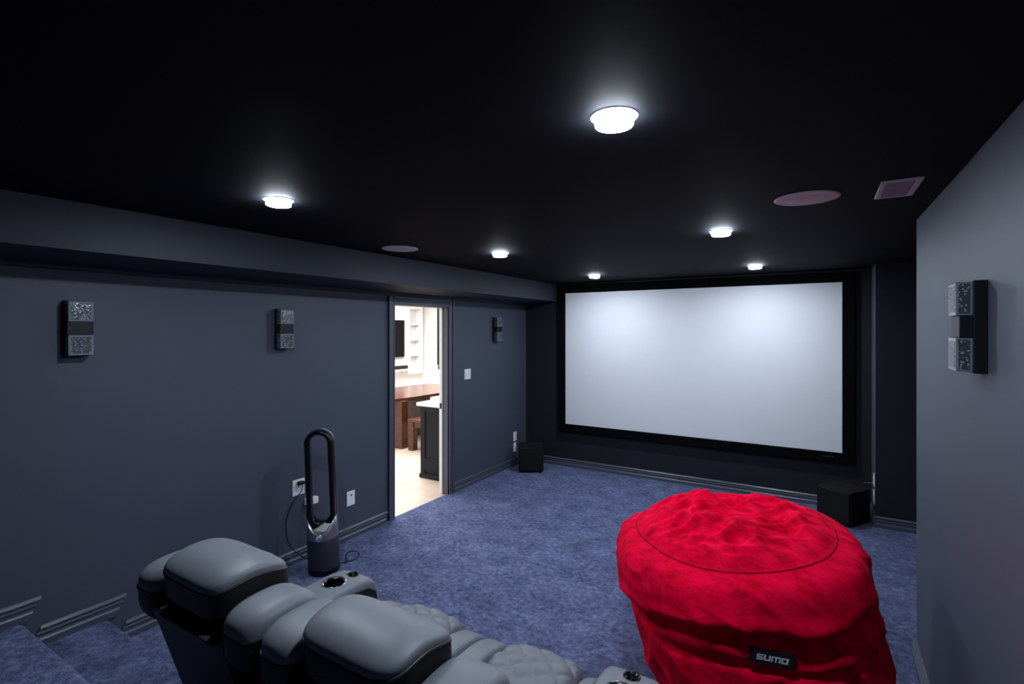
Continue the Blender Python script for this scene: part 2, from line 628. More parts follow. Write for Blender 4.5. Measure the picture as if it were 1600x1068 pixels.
def make_sconce():
    t_ = thing('wall_sconce', '', 'wall lamp', (0, 0, 0), 0, GS)
    # local +x points off the wall
    MB().box((0.0, -0.058, -0.150), (0.036, 0.058, 0.150)).build('backplate', M['black'], t_, bevel=0.003)
    MB().box((0.033, -0.058, -0.035), (0.070, 0.058, 0.037)).build('centre_band', M['black'], t_, bevel=0.003)
    for z0, z1 in ((0.037, 0.146), (-0.144, -0.035)):
        g = MB().box((0.034, -0.055, z0), (0.078, 0.055, z1)).build('glass_block', M['pane'], t_, bevel=0.003)
        e_ = MB()
        e_.box((0.0772, -0.043, z0 + .011), (0.0788, 0.043, z1 - .011))
        for sy in (-1, 1):
            e_.box((0.043, sy * 0.0542, z0 + .006), (0.071, sy * 0.0558, z1 - .006))
        e_.build('bubble_core', M['bubble'], g)
    return t_


sc = make_sconce()
sc['label'] = 'black wall sconce with two bubbled glass blocks, leftmost on the left wall'
sc.location = (XL, 1.12, 1.805)
dup(sc, (XL, 2.353, 1.803), 0, 'black wall sconce with two bubbled glass blocks on the left wall, left of the doorway')
dup(sc, (XL, 5.29, 1.800), 0, 'small dark wall sconce between the doorway and the projection screen')
dup(sc, (XR, 2.21, 1.808), PI, 'black wall sconce with pale bubbled glass blocks on the right wall')

# ------------------------------------------------------------------ switch and outlets
def plate(name, label, cat, loc, rz, wd, ht, kind, group=None):
    t_ = thing(name, label, cat, loc, rz, group)
    MB().box((0, -wd / 2, -ht / 2), (0.006, wd / 2, ht / 2)).build('cover_plate', M['white_plastic'], t_, bevel=0.002)
    if kind == 'switch':
        for s_ in (-1, 1):
            MB().box((0.005, s_ * wd / 4 - wd * .13, -0.034), (0.010, s_ * wd / 4 + wd * .13, 0.034)).build('rocker', M['white_plastic'], t_, bevel=0.002)
    elif kind == 'duplex':
        for s_ in (-1, 1):
            k = MB().box((0.005, -0.017, s_ * .0195 - .014), (0.009, 0.017, s_ * .0195 + .014)).build('socket', M['white_plastic'], t_, bevel=0.004)
            q = MB()
            for d in (-1, 1):
                q.box((0.0088, d * .0065 - .0012, s_ * .0195 - .003), (0.0094, d * .0065 + .0012, s_ * .0195 + .006))
            q.build('slot', M['slot'], k)
    elif kind == 'coax':
        MB().lathe([(0.006, 0), (0.006, 0.012), (0.0025, 0.012), (0.0025, 0.002)], 20).build('jack', M['grey_metal'], t_)
        t_.children[-1].rotation_euler = (0, PI / 2, 0)
        t_.children[-1].location = (0.005, 0, 0.028)
    return t_


plate('light_switch', 'white double light switch plate between doorway and third sconce', 'light switch', (XL, 4.713, 1.286), 0, 0.118, 0.118, 'switch')
plate('wall_outlet', 'white wall outlet with a black plug, left of the tower fan', 'outlet', (XL, 2.50, 0.575), 0, 0.105, 0.122, 'duplex', 'wall outlets')
plate('wall_outlet', 'white single wall plate low on the wall between tower fan and doorway', 'outlet', (XL, 3.013, 0.343), 0, 0.085, 0.125, 'coax', 'wall outlets')
plate('wall_outlet', 'upper white outlet on the left wall above the corner subwoofer', 'outlet', (XL, 5.775, 0.378), 0, 0.08, 0.12, 'duplex', 'wall outlets')
plate('wall_outlet', 'lower white outlet on the left wall, half hidden by the corner subwoofer', 'outlet', (XL, 5.770, 0.236), 0, 0.07, 0.118, 'duplex', 'wall outlets')
plate('wall_outlet', 'upper white outlet seen edge-on above the right subwoofer', 'outlet', (0.44, 5.775, 0.40), PI, 0.08, 0.12, 'duplex', 'wall outlets')
plate('wall_outlet', 'lower white outlet seen edge-on behind the right subwoofer', 'outlet', (0.44, 5.790, 0.243), PI, 0.08, 0.12, 'duplex', 'wall outlets')

# ------------------------------------------------------------------ subwoofers
def make_sub(label, loc, rz):
    t_ = thing('subwoofer', label, 'subwoofer', loc, rz, 'black cube subwoofers')
    h = 0.155
    MB().box((-h, -h + .012, 0.018), (h, h, 0.318)).build('cabinet', M['matte_black'], t_, bevel=0.006)
    MB().box((-h + .006, -h - .012, 0.026), (h - .006, -h + .013, 0.310)).build('front_grille', M['matte_black'], t_, bevel=0.008)
    for sx in (-1, 1):
        for sy in (-1, 1):
            MB().lathe([(0.016, 0.0), (0.018, 0.019), (0.0, 0.019)], 16, (sx * .12, sy * .12, 0)).build('foot', M['matte_black'], t_)
    return t_


sub_l = make_sub('black cube subwoofer in the corner left of the projection screen', (-3.165, 5.68, 0), YAW - .02)
sub_r = make_sub('black cube subwoofer right of the projection screen, behind the red bean bag', (0.195, 5.705, 0), -0.56)

# cords of the right and left subwoofers
def cord(owner, ks, r_=0.0035, m_='black', name='power_cord'):
    return attach(MB().tube(spline(ks, 10), r_, 8).build(name, M[m_]), owner)


def attach(o, owner):
    """keeps the world position of o while making it a part of owner"""
    bpy.context.view_layer.update()
    o.parent = owner
    o.matrix_parent_inverse = owner.matrix_world.inverted()
    return o


cord(sub_r, [(0.428, 5.770, 0.372), (0.40, 5.79, 0.362), (0.36, 5.82, 0.350), (0.33, 5.87, 0.30), (0.305, 5.88, 0.19)], 0.003, 'grey_metal')
cord(sub_l, [(XL + .012, 5.80, 0.385), (XL + .035, 5.82, 0.37), (XL + .045, 5.84, 0.29), (-3.40, 5.87, 0.20), (-3.37, 5.885, 0.17)], 0.004)

# ------------------------------------------------------------------ bladeless tower fan
fan = thing('tower_fan', 'tall black bladeless tower fan standing by the left wall', 'fan', (-3.165, 2.505, 0), YAW + 0.12)
fan.rotation_euler = (0.0, -0.040, YAW + 0.12)
# local -y faces the viewer
RB = 0.112
MB().lathe([(0.100, 0.0), (RB + .002, 0.004), (RB + .002, 0.040), (RB - .002, 0.046)], 64).build('foot_ring', M['gloss_black'], fan)
MB().lathe([(RB - .001, 0.043), (RB, 0.05), (RB, 0.250), (RB - .002, 0.256)], 64).build('filter_body', M['mesh'], fan)


def collar_z(a, r_, z_):
    if z_ < 0.28:
        return z_
    return z_ + 0.105 * abs(math.cos(a)) ** 2.2


MB().lathe([(RB - .006, 0.252), (RB + .001, 0.256), (RB, 0.27), (RB - .003, 0.305), (RB - .010, 0.310), (RB - .016, 0.300)], 96, (0, 0, 0), True, collar_z).build('collar', M['silver'], fan)
MB().lathe([(0.0, 0.25), (RB - .012, 0.25), (RB - .016, 0.285), (0.085, 0.30), (0.0, 0.305)], 64).build('air_plinth', M['matte_black'], fan)


def stadium(hw, zlo, zhi, k=22):
    pts = []
    for i in range(k + 1):
        a = PI * i / k
        pts.append((hw * math.cos(a), zhi - hw + hw * math.sin(a)))
    for i in range(k + 1):
        a = PI + PI * i / k
        pts.append((hw * math.cos(a), zlo + hw + hw * math.sin(a)))
    return pts


outer = stadium(0.104, 0.300, 1.055)
inner = stadium(0.064, 0.375, 1.015)
lo = MB()
nn = len(outer)
vs, fs = [], []
# cross-section: airfoil-like ring from outer to inner
sec = [(0.0, -0.036), (0.0, 0.036), (0.35, 0.045), (0.8, 0.040), (1.0, 0.025), (1.0, -0.032), (0.75, -0.046), (0.3, -0.046)]
for (po, pi_) in zip(outer, inner):
    for u, y in sec:
        vs.append((po[0] + (pi_[0] - po[0]) * u, y, po[1] + (pi_[1] - po[1]) * u))
k = len(sec)
for i in range(nn):
    j = (i + 1) % nn
    for q in range(k):
        p = (q + 1) % k
        fs.append((i * k + q, i * k + p, j * k + p, j * k + q))
lo.add(vs, fs, True)
o = lo.build('air_loop', M['gloss_black'], fan)
sd = o.modifiers.new('sub', 'SUBSURF'); sd.levels = 1; sd.render_levels = 1
rim = MB().tube([(x_ * 1.0, 0.034, z_) for x_, z_ in stadium(0.103, 0.3, 1.054)], 0.004, 8, True)
rim.build('loop_rim', M['silver'], o)
# round display with a crescent
dsp = MB().lathe([(0.0, 0.0), (0.024, 0.0), (0.024, 0.004), (0.0, 0.0045)], 40).build('display', M['gloss_black'], fan)
dsp.rotation_euler = (PI / 2, 0, 0)
dsp.location = (0, -RB + 0.001, 0.284)
rg = MB().lathe([(0.0235, 0.0), (0.0265, 0.0), (0.0265, 0.005), (0.0235, 0.005)], 40).build('display_ring', M['chrome'], dsp)
cr_ = MB()
vs, fs = [], []
for i in range(25):
    a = math.radians(-20 + 250 * i / 24)
    wdt = 0.0062 * math.sin(PI * i / 24) + 0.001
    for rr_ in (0.014 - wdt, 0.014 + wdt * .5):
        vs.append((rr_ * math.cos(a), rr_ * math.sin(a), 0.0053))
for i in range(24):
    fs.append((2 * i, 2 * i + 1, 2 * i + 3, 2 * i + 2))
cr_.add(vs, fs).build('crescent_mark', M['letters'], dsp)

WX = XL + .012
cord(fan, [(XL + .05, 2.505, 0.612), (XL + .045, 2.49, 0.55), (WX, 2.43, 0.45), (WX, 2.385, 0.33), (WX + .02, 2.39, 0.20), (-3.40, 2.44, 0.10), (-3.35, 2.53, 0.02), (-3.25, 2.60, 0.012)], 0.004)
attach(MB().box((XL + .009, 2.478, 0.597), (XL + .045, 2.530, 0.622)).build('power_plug', M['black'], None, bevel=0.006), fan)
pa = tag(MB().box((XL + .001, 2.550, 0.418), (XL + .05, 2.650, 0.470)).build('power_adapter', M['white_plastic'], None, bevel=0.006), 'white power adapter on the wall behind the tower fan loop', 'adapter')
cord(pa, [(XL + .03, 2.57, 0.41), (XL + .03, 2.55, 0.34), (XL + .03, 2.60, 0.24), (XL + .035, 2.59, 0.17), (XL + .05, 2.62, 0.10), (XL + .06, 2.66, 0.012)], 0.0035)
cord(fan, [(-3.10, 2.66, 0.01), (-3.24, 2.78, 0.006), (-3.21, 2.84, 0.006), (-3.14, 2.82, 0.006), (-3.10, 2.74, 0.006), (-3.12, 2.68, 0.006), (-3.14, 2.64, 0.008)], 0.0035)

# ------------------------------------------------------------------ recliner love seat
sofa = thing('recliner_sofa', 'charcoal leather two-seat theatre recliner with cup holder arms, seen from behind', 'sofa', (-1.28, 1.2, 0))
SO = Vector((-1.28, 1.2, 0))


def sb(mb, name, m_, parent=None, bevel=0.0, pick=None):
    """build with sofa-local coordinates"""
    par = parent or sofa
    mb.v = [(p[0] - SO.x, p[1] - SO.y, p[2] - SO.z) for p in mb.v]
    return mb.build(name, M[m_], par, bevel, mat2=M['leatherette'] if pick else None, pick=pick)


def cut(o, cutter):
    md = o.modifiers.new('cut', 'BOOLEAN')
    md.object = cutter
    md.operation = 'DIFFERENCE'
    md.solver = 'EXACT'
    dg = bpy.context.evaluated_depsgraph_get()
    me = bpy.data.meshes.new_from_object(o.evaluated_get(dg))
    o.modifiers.remove(md)
    o.data = me
    bpy.data.objects.remove(cutter)


AX = (-1.885, -0.538)
SEATX = (-1.53, -0.945)
BACKX = (-1.63, -0.945)
for ax in AX:
    def armfn(q):
        # top slopes down a little towards the front, front corners rounded
        f_ = (q.y + 0.335) / 0.67
        if q.z > 0.2:
            q = Vector((q.x, q.y, q.z - 0.030 * max(0, f_ - 0.75) ** 2 * 10))
        return q
    a_ = MB().cushion(30, (0.106, 0.335, 0.305), (ax, 1.40, 0.345), 9.0, armfn)
    arm = sb(a_, 'armrest', 'leather')
    # cup holder well and control well
    zt = 0.63
    for (dy, r_, nm) in ((1.545, 0.047, 'cup_holder'), (1.645, 0.026, 'control_knob')):
        cmb = MB().lathe([(r_, zt - 0.075 if nm == 'cup_holder' else zt - .02), (r_, zt + 0.2)], 40, (ax + (.0 if nm == 'cup_holder' else .005), dy, 0), False)
        cut_o = sb(cmb, 'cutter', 'black')
        bpy.context.view_layer.update()
        cut(arm, cut_o)
    for (dy, r_, nm, dx) in ((1.545, 0.047, 'cup_holder', 0.0), (1.645, 0.026, 'control_knob', .005)):
        zz = 0.650 if nm == 'cup_holder' else 0.6445
        if nm == 'cup_holder':
            prof = [(0.0, zz - 0.074), (r_ - .006, zz - 0.074), (r_ - .003, zz - .002), (r_ + .001, zz + .003), (r_ + .006, zz + .003), (r_ + .007, zz - .004)]
            h = sb(MB().lathe(prof[:3], 40, (ax, dy, 0)), 'cup_holder', 'gloss_black', arm)
            sb(MB().lathe(prof[2:], 40, (ax, dy, 0)), 'cup_rim', 'chrome', arm)
        else:
            h = sb(MB().lathe([(0.0, zz - .012), (r_ - .004, zz - .012), (r_ - .002, zz + .002), (r_ + .003, zz + .002), (r_ + .003, zz - .006)], 32, (ax + dx, dy, 0)), 'control_panel', 'gloss_black', arm)
            q = MB()
            for s_ in (-1, 1):
                q.lathe([(0.0, zz - .006), (0.006, zz - .006), (0.007, zz - .012)][::-1], 16, (ax + dx + s_ * .009, dy - .003, 0))
            sb(q, 'button', 'chrome', arm)
    # black inset panel on both cheeks
    for s_ in (-1, 1):
        pn = MB()
        poly = [(1.12, 0.10), (1.70, 0.10), (1.715, 0.30), (1.712, 0.50), (1.695, 0.575), (1.655, 0.605), (1.56, 0.618), (1.12, 0.620)]
        xx = ax + s_ * 0.1025
        pn.prism(poly, lambda p, t_: (t_, p[0], p[1]), xx - 0.007, xx + 0.007)
        sb(pn, 'cheek_panel', 'leatherette', arm, 0.004)

for si in range(2):
    bx, sx_ = BACKX[si], SEATX[si]
    # ---- backrest
    def lean(q):
        return Vector((q.x, q.y - 0.30 * q.z, q.z))
    back = sb(MB().cushion(22, (0.335, 0.105, 0.40), (bx, 1.045, 0.535), 8.0, lean), 'backrest', 'leather', pick=lambda p: p.normal.y < 0.5)  # rear and side faces coloured black in place of their shade
    rp = MB()
    # flat rear panel with a small ledge along its upper edge
    T = Matrix.Translation((bx, 0, 0))
    y_at = lambda z: 1.045 - 0.105 - 0.30 * (z - 0.535) - 0.030
    rp.prism([(y_at(0.16) + .02, 0.16), (y_at(0.16) - .010, 0.16), (y_at(0.90) - .010, 0.90), (y_at(0.915) - .006, 0.915), (y_at(0.915) + .02, 0.915)], lambda p, t_: (t_, p[0], p[1]), bx - .20, bx + .20)
    sb(rp, 'rear_panel', 'leatherette', back, 0.004)  # black colour also paints in the shade behind the seat
    lg_ = MB().box((bx - .130, 0.774, 0.905), (bx + .172, 0.795, 0.917))
    sb(lg_, 'rear_ledge', 'rear_ledge', back, 0.005)

    # ---- side wings: bolsters left and right of the head pillow
    for s_ in (-1, 1):
        wx = bx + s_ * 0.254

        def wing(q):
            u = q.y / 0.132
            if q.z > 0:
                zz = q.z + 0.012 * (1 - u * u)
            else:
                zz = q.z * 2.0
            return Vector((q.x, q.y, zz - 0.035 * max(0, u) ** 3))
        wg = sb(MB().cushion(24, (0.083, 0.132, 0.060), (wx, 0.915, 0.950), 3.4, wing), 'side_wing', 'leather', pick=lambda p: p.center.z < 0.950 - 0.002 - 0.035 * max(0, (p.center.y + SO.y - 0.915) / 0.132) ** 3)
        # piping round the crown
        pts = []
        for i in range(40):
            a = 2 * PI * i / 40
            c_, s2 = math.cos(a), math.sin(a)
            e_ = 3.4
            k_ = (abs(c_) ** e_ + abs(s2) ** e_) ** (-1 / e_)
            q = wing(Vector((0.084 * c_ * k_, 0.133 * s2 * k_, 0.0001)))
            pts.append((wx + q.x, 0.915 + q.y, 0.950 + q.z))
        sb(MB().tube(pts, 0.0035, 6, True), 'piping', 'piping', wg)

    # ---- head pillow: domed top over a dark gusset
    HX, HY, HCY, HCZ = (0.177, 0.124, 0.909, 1.010) if si == 0 else (0.171, 0.114, 0.899, 1.008)

    def head(q):
        u, v = q.x / HX, q.y / HY
        if q.z > 0:
            d = max(0, 1 - abs(u) ** 4) * max(0, 1 - abs(v) ** 4)
            wr = noise.noise(Vector((q.x * 26 + bx * 9, q.y * 14, 3))) * 0.003 * smooth(0.1, 0.9, u * .5 + v * .5 + .3)
            q = Vector((q.x, q.y, q.z * 0.42 + 0.010 * d + wr))
        # crown: the seam rises towards the middle and drops at the front
        arch = 0.044 * math.cos(v * 1.15) - 0.006 * max(0, v) ** 2
        x_ = q.x * (1 + 0.05 * v)
        return Vector((x_, q.y - 0.10 * q.z, q.z + arch))
    hp = sb(MB().cushion(34, (HX, HY, 0.075), (bx, HCY, HCZ), 5.0, head), 'head_pillow', 'leather')
    # seam welt and gusset
    ring_t, ring_b = [], []
    for i in range(72):
        a = 2 * PI * i / 72
        c_, s2 = math.cos(a), math.sin(a)
        k_ = (abs(c_) ** 5 + abs(s2) ** 5) ** -0.2
        x_, y_ = HX * c_ * k_ * 1.004, HY * s2 * k_ * 1.004
        a_t = head(Vector((x_, y_, 0.004)))
        ring_t.append((bx + a_t.x, HCY + a_t.y, HCZ + a_t.z))
        b_t = head(Vector((x_ * .99, y_ * .99, -0.070)))
        ring_b.append((bx + b_t.x, HCY + b_t.y, HCZ + b_t.z))
    sb(MB().tube(ring_t, 0.004, 8, True), 'welt', 'piping', hp)
    g = MB()
    vs = ring_t + ring_b
    g.add([Vector((bx, HCY, 0)) + (Vector(p) - Vector((bx, HCY, 0))).__class__(((p[0] - bx) * 1.012, (p[1] - HCY) * 1.012, p[2])) for p in vs],
          [(i, i + 72, (i + 1) % 72 + 72, (i + 1) % 72) for i in range(72)], True)
    sb(g, 'gusset', 'leatherette', hp)

    # ---- seat: smooth bolsters and a quilted centre
    def seat_round(q, fy=0.40):
        f_ = max(0, (q.y / fy))
        return Vector((q.x, q.y, q.z - 0.05 * f_ ** 4))
    for s_ in (-1, 1):
        bxs = sx_ + s_ * 0.232
        sb(MB().cushion(18, (0.062, 0.42, 0.14), (bxs, 1.46, 0.375), 5.0, seat_round), 'seat_bolster', 'leather')

    def quilt(q):
        q2 = seat_round(q)
        p_ = 0.078
        u = (q.x + q.y) / p_
        v = (q.x - q.y) / p_
        hgt = (abs(math.sin(PI * u / 1.414)) * abs(math.sin(PI * v / 1.414))) ** 0.33
        if q.z > 0.06:
            q2.z += 0.020 * hgt + 0.02 * (1 - (q.x / .17) ** 2)
        elif q.y > 0.3:
            q2.y += 0.012 * hgt
        return q2
    sb(MB().cushion(84, (0.172, 0.41, 0.13), (sx_, 1.465, 0.375), 7.0, quilt), 'seat_cushion', 'leather')
    sb(MB().cushion(14, (0.285, 0.05, 0.13), (sx_, 1.80, 0.19), 5.0), 'footrest', 'leather')

base = MB().box((-1.93, 1.00, 0.03), (-0.56, 1.76, 0.26))
sb(base, 'base_frame', 'leatherette', None, 0.01)
for x_ in (-1.90, -0.53):
    for y_ in (1.12, 1.66):
        sb(MB().lathe([(0.022, 0.0), (0.025, 0.05), (0.0, 0.05)], 16, (x_, y_, 0)), 'foot', 'black')

# ------------------------------------------------------------------ red bean bag
BAG = Vector((-0.150, 2.693, 0))
KP = [(0.0, 0.0, 0.90), (0.10, 0.12, 0.905), (0.20, 0.26, 0.895), (0.30, 0.385, 0.870), (0.36, 0.445, 0.838), (0.42, 0.518, 0.800), (0.50, 0.568, 0.71), (0.58, 0.580, 0.60),
      (0.66, 0.572, 0.48), (0.74, 0.565, 0.36), (0.81, 0.560, 0.25), (0.88, 0.550, 0.14), (0.94, 0.520, 0.05), (1.0, 0.44, 0.0)]
T_SEAM = 0.36


def prof(t_):
    for i in range(len(KP) - 1):
        if t_ <= KP[i + 1][0]:
            break
    a, b_ = KP[i], KP[i + 1]
    u = (t_ - a[0]) / (b_[0] - a[0])
    p0 = KP[i - 1] if i > 0 else (-.1, -.12, .905)
    p3 = KP[i + 2] if i + 2 < len(KP) else b_

    def h(k_):
        m0 = (b_[k_] - p0[k_]) / max(1e-6, b_[0] - p0[0]) * (b_[0] - a[0])
        m1 = (p3[k_] - a[k_]) / max(1e-6, p3[0] - a[0]) * (b_[0] - a[0])
        return (2 * u ** 3 - 3 * u ** 2 + 1) * a[k_] + (u ** 3 - 2 * u ** 2 + u) * m0 + (-2 * u ** 3 + 3 * u ** 2) * b_[k_] + (u ** 3 - u ** 2) * m1
    return max(0, h(1)), max(0, h(2))


def ridged(p):
    return 1 - abs(noise.noise(p)) * 2


def bag_pt(th, t_):
    """th measured in the viewer-facing frame: 0 = right, -pi/2 = towards the sofa side"""
    R, z = prof(t_)
    c_, s_ = math.cos(th), math.sin(th)
    side = smooth(0.34, 0.44, t_) * (1 - smooth(0.93, 1.0, t_))
    top = 1 - smooth(0.18, 0.37, t_)
    # slightly lobed plan
    R *= 1 + 0.018 * math.sin(3 * th + 1.1) + 0.012 * math.sin(5 * th + .3)
    R *= 1 - 0.10 * max(0.0, -s_) ** 2 * smooth(0.40, 0.56, t_)
    x_, y_ = R * c_, R * s_
    # slumping folds on the side
    v = Vector((c_ * 1.6, s_ * 1.6, z * 3.2))
    warp = noise.noise(v * 1.1 + Vector((5, 1, 2)))
    dR = 0.022 * noise.noise(v * 1.2) * side
    fold = ridged(Vector((c_ * 1.3 + z * 1.3, s_ * 1.3 + z * .6, z * 4.0 + warp * .8)) * 1.3)
    dR += 0.030 * (max(0, fold - .45)) * side
    fine = ridged(Vector((c_ * 5 + z * 4, s_ * 5, z * 5)) * 1.1)
    dR += 0.012 * max(0, fine - .3) * side * (0.35 + 0.65 * (1 - smooth(0.42, 0.60, t_)))
    # gathers below the seam
    gth = math.sin(th * 46 + 3 * noise.noise(Vector((th * 3, 0, 0)))) * 0.5 + 0.5
    dR += -0.007 * gth * math.exp(-((t_ - 0.405) / 0.045) ** 2) * (0.5 + noise.noise(Vector((th * 4, 7, 1))))
    # the deep crease that runs from the left flank down to the front
    d_th = (th + PI * 2.0) % (2 * PI)          # 0..2pi ; pi = left flank, 1.5pi = front
    zc = 0.500 + 0.115 * smooth(0.95 * PI, 1.40 * PI, d_th) + .012 * math.sin(d_th * 5)
    amp = smooth(0.80 * PI, 1.0 * PI, d_th) * (1 - smooth(1.55 * PI, 1.9 * PI, d_th))
    dR += -0.052 * amp * math.exp(-((z - zc) / 0.030) ** 2) * side
    dR += 0.020 * amp * math.exp(-((z - zc - .06) / 0.04) ** 2) * side
    zc2 = zc - 0.085 - .03 * smooth(1.0 * PI, 1.5 * PI, d_th)
    dR += -0.026 * amp * math.exp(-((z - zc2) / 0.020) ** 2) * side
    x_ += dR * c_
    y_ += dR * s_
    # crumpled lid
    q = Vector((x_, y_, 0))
    wq = Vector((noise.noise(q * 3 + Vector((3, 3, 3))), noise.noise(q * 3 + Vector((9, 1, 3))), 0)) * .12
    cr1 = ridged((q + wq) * 3.3 + Vector((0, 0, 4)))
    cr2 = ridged(Vector((q.x * 6 + q.y * 3, q.y * 9, 2)) + wq * 8)
    cr3 = ridged(Vector((q.x * 5 - q.y * 8, q.y * 7 + q.x * 3, 6)) + wq * 14)
    cr4 = ridged((q * 13 + wq * 30) + Vector((2, 0, 8)))
    sq = lambda v_, a_: smooth(a_, 1.0, v_)
    z += top * (0.034 * sq(cr1, 0.2) + 0.024 * sq(cr2, 0.2) + 0.018 * sq(cr3, 0.25) + 0.004 * sq(cr4, 0.2)
                + 0.036 * noise.noise(q * 3.0 + Vector((1, 4, 0))) - .020)
    # two long sags across the lid
    z -= top * 0.030 * math.exp(-((q.y - 0.16 - 0.25 * (q.x - .12) ** 2) / 0.035) ** 2) * smooth(-.12, .02, q.x)
    z -= top * 0.022 * math.exp(-((q.y + 0.05 + 0.20 * q.x) / 0.030) ** 2) * smooth(.10, -.05, q.x)
    up = 1 - smooth(0.38, 0.62, t_)
    z += 0.085 * min(0.0, x_) * up
    z += 0.11 * max(0.0, x_) * up
    if x_ > 0:
        x_ *= 0.925 + 0.115 * up
    # lean: top shifts to the left and back
    k_ = z / 0.8
    x_ += -0.205 * k_
    y_ += 0.070 * k_
    c2, s2 = math.cos(YAW), math.sin(YAW)
    return Vector((c2 * x_ - s2 * y_, s2 * x_ + c2 * y_, max(0.002, z)))


NT, NV = 288, 170
vs, fs = [], []
for j in range(1, NV + 1):
    for i in range(NT):
        vs.append(bag_pt(2 * PI * i / NT, j / NV))
vs.append(bag_pt(0, 0.0)); vs.append(Vector((0, 0, 0.002)))
for j in range(NV - 1):
    for i in range(NT):
        k_ = (i + 1) % NT
        fs.append((j * NT + i, (j + 1) * NT + i, (j + 1) * NT + k_, j * NT + k_))
for i in range(NT):
    fs.append((NT * NV, i, (i + 1) % NT))
    fs.append((NT * NV + 1, (NV - 1) * NT + (i + 1) % NT, (NV - 1) * NT + i))
bag = thing('bean_bag', 'big round red velour bean bag on the blue carpet beside the right wall', 'bean bag', BAG)
body = MB().add(vs, fs, True).build('cover', M['red'], bag)
seam = MB().tube([bag_pt(2 * PI * i / 300, T_SEAM) for i in range(300)], 0.0032, 6, True).build('seam', M['red_seam'], bag)


def bag_n(th, t_):
    e_ = 0.01
    a = bag_pt(th + e_, t_) - bag_pt(th - e_, t_)
    b_ = bag_pt(th, t_ + e_) - bag_pt(th, t_ - e_)
    n_ = b_.cross(a)
    n_.normalize()
    return n_ if n_.dot(Vector((bag_pt(th, t_).x, bag_pt(th, t_).y, 0))) > 0 else -n_


# sewn-in brand tag: a flat strip laid on the surface
TAG_TH, TAG_T = -1.84, 0.612
TW, TH_ = 0.168, 0.052


def tag_frame():
    p = bag_pt(TAG_TH, TAG_T)
    n_ = Vector((0, 0, 0))
    for da in (-.12, -.06, 0, .06, .12):
        for dt in (-.02, 0, .02):
            n_ += bag_n(TAG_TH + da, TAG_T + dt)
    n_.normalize()
    ux = Vector((0, 0, 1)).cross(n_).normalized()
    uz = n_.cross(ux).normalized()
    return p, n_, ux, uz


tp, tn_, tux, tuz = tag_frame()
off = 0.0
for a in range(-6, 7):
    for b_ in range(-2, 3):
        q = bag_pt(TAG_TH + a * .02, TAG_T + b_ * .012)
        d = (q - tp).dot(tn_)
        off = max(off, d)


def tagpt(x_, z_, h):
    return tp + tux * x_ + tuz * z_ + tn_ * (off + 0.004 + h)


tilt = -0.14
tc_, ts_ = math.cos(tilt), math.sin(tilt)


def T2(x_, z_, h):
    return tagpt(x_ * tc_ - z_ * ts_, x_ * ts_ + z_ * tc_, h)


def slab(mb, poly, h0, h1):
    n_ = len(poly)
    v_ = [T2(x_, z_, h0) for x_, z_ in poly] + [T2(x_, z_, h1) for x_, z_ in poly]
    mb.add(v_, [tuple(range(n_))[::-1], tuple(range(n_, 2 * n_))] + [(i, (i + 1) % n_, (i + 1) % n_ + n_, i + n_) for i in range(n_)])


tg = MB()
slab(tg, [(-TW / 2, -TH_ / 2), (TW / 2, -TH_ / 2), (TW / 2, TH_ / 2), (-TW / 2, TH_ / 2)], -0.012, 0.0)
tgo = tg.build('brand_tag', M['tag'], bag)
lm = MB()
LW, LH, SK, GAP = 0.0235, 0.0205, 0.0046, 0.0033


def stroke(ox, x0, z0, x1, z1):
    sl = 0.10
    slab(lm, [(ox + x0 + z0 * sl, z0 - LH / 2), (ox + x1 + z0 * sl, z0 - LH / 2), (ox + x1 + z1 * sl, z1 - LH / 2), (ox + x0 + z1 * sl, z1 - LH / 2)], -0.0005, 0.0009)


ox = -0.060
# s
h2 = (LH - SK) / 2
stroke(ox, 0, 0, LW, SK * .9); stroke(ox, 0, h2, LW, h2 + SK * .9); stroke(ox, 0, LH - SK * .9, LW, LH)
stroke(ox, 0, h2, SK * 1.2, LH); stroke(ox, LW - SK * 1.2, 0, LW, h2 + SK * .9)
ox += LW + GAP
# u
stroke(ox, 0, 0, SK * 1.2, LH); stroke(ox, LW - SK * 1.2, 0, LW, LH); stroke(ox, 0, 0, LW, SK)
ox += LW + GAP
# m
MW = LW * 1.45
stroke(ox, 0, 0, SK * 1.2, LH); stroke(ox, MW / 2 - SK * .6, 0, MW / 2 + SK * .6, LH); stroke(ox, MW - SK * 1.2, 0, MW, LH); stroke(ox, 0, LH - SK, MW, LH)
ox += MW + GAP
# o, closed ring whose right side runs out past the top
stroke(ox, 0, 0, SK * 1.2, LH); stroke(ox, 0, 0, LW, SK); stroke(ox, 0, LH - SK, LW, LH)
slab(lm, [(ox + LW - SK * 1.6, -LH / 2), (ox + LW - SK * .2, -LH / 2), (ox + LW + SK * 1.1, LH / 2), (ox + LW - SK * .4, LH / 2)], -0.0005, 0.0009)
stroke(ox, LW + .0025, 0, LW + .0045, .002)
lm.build('lettering', M['letters'], tgo)

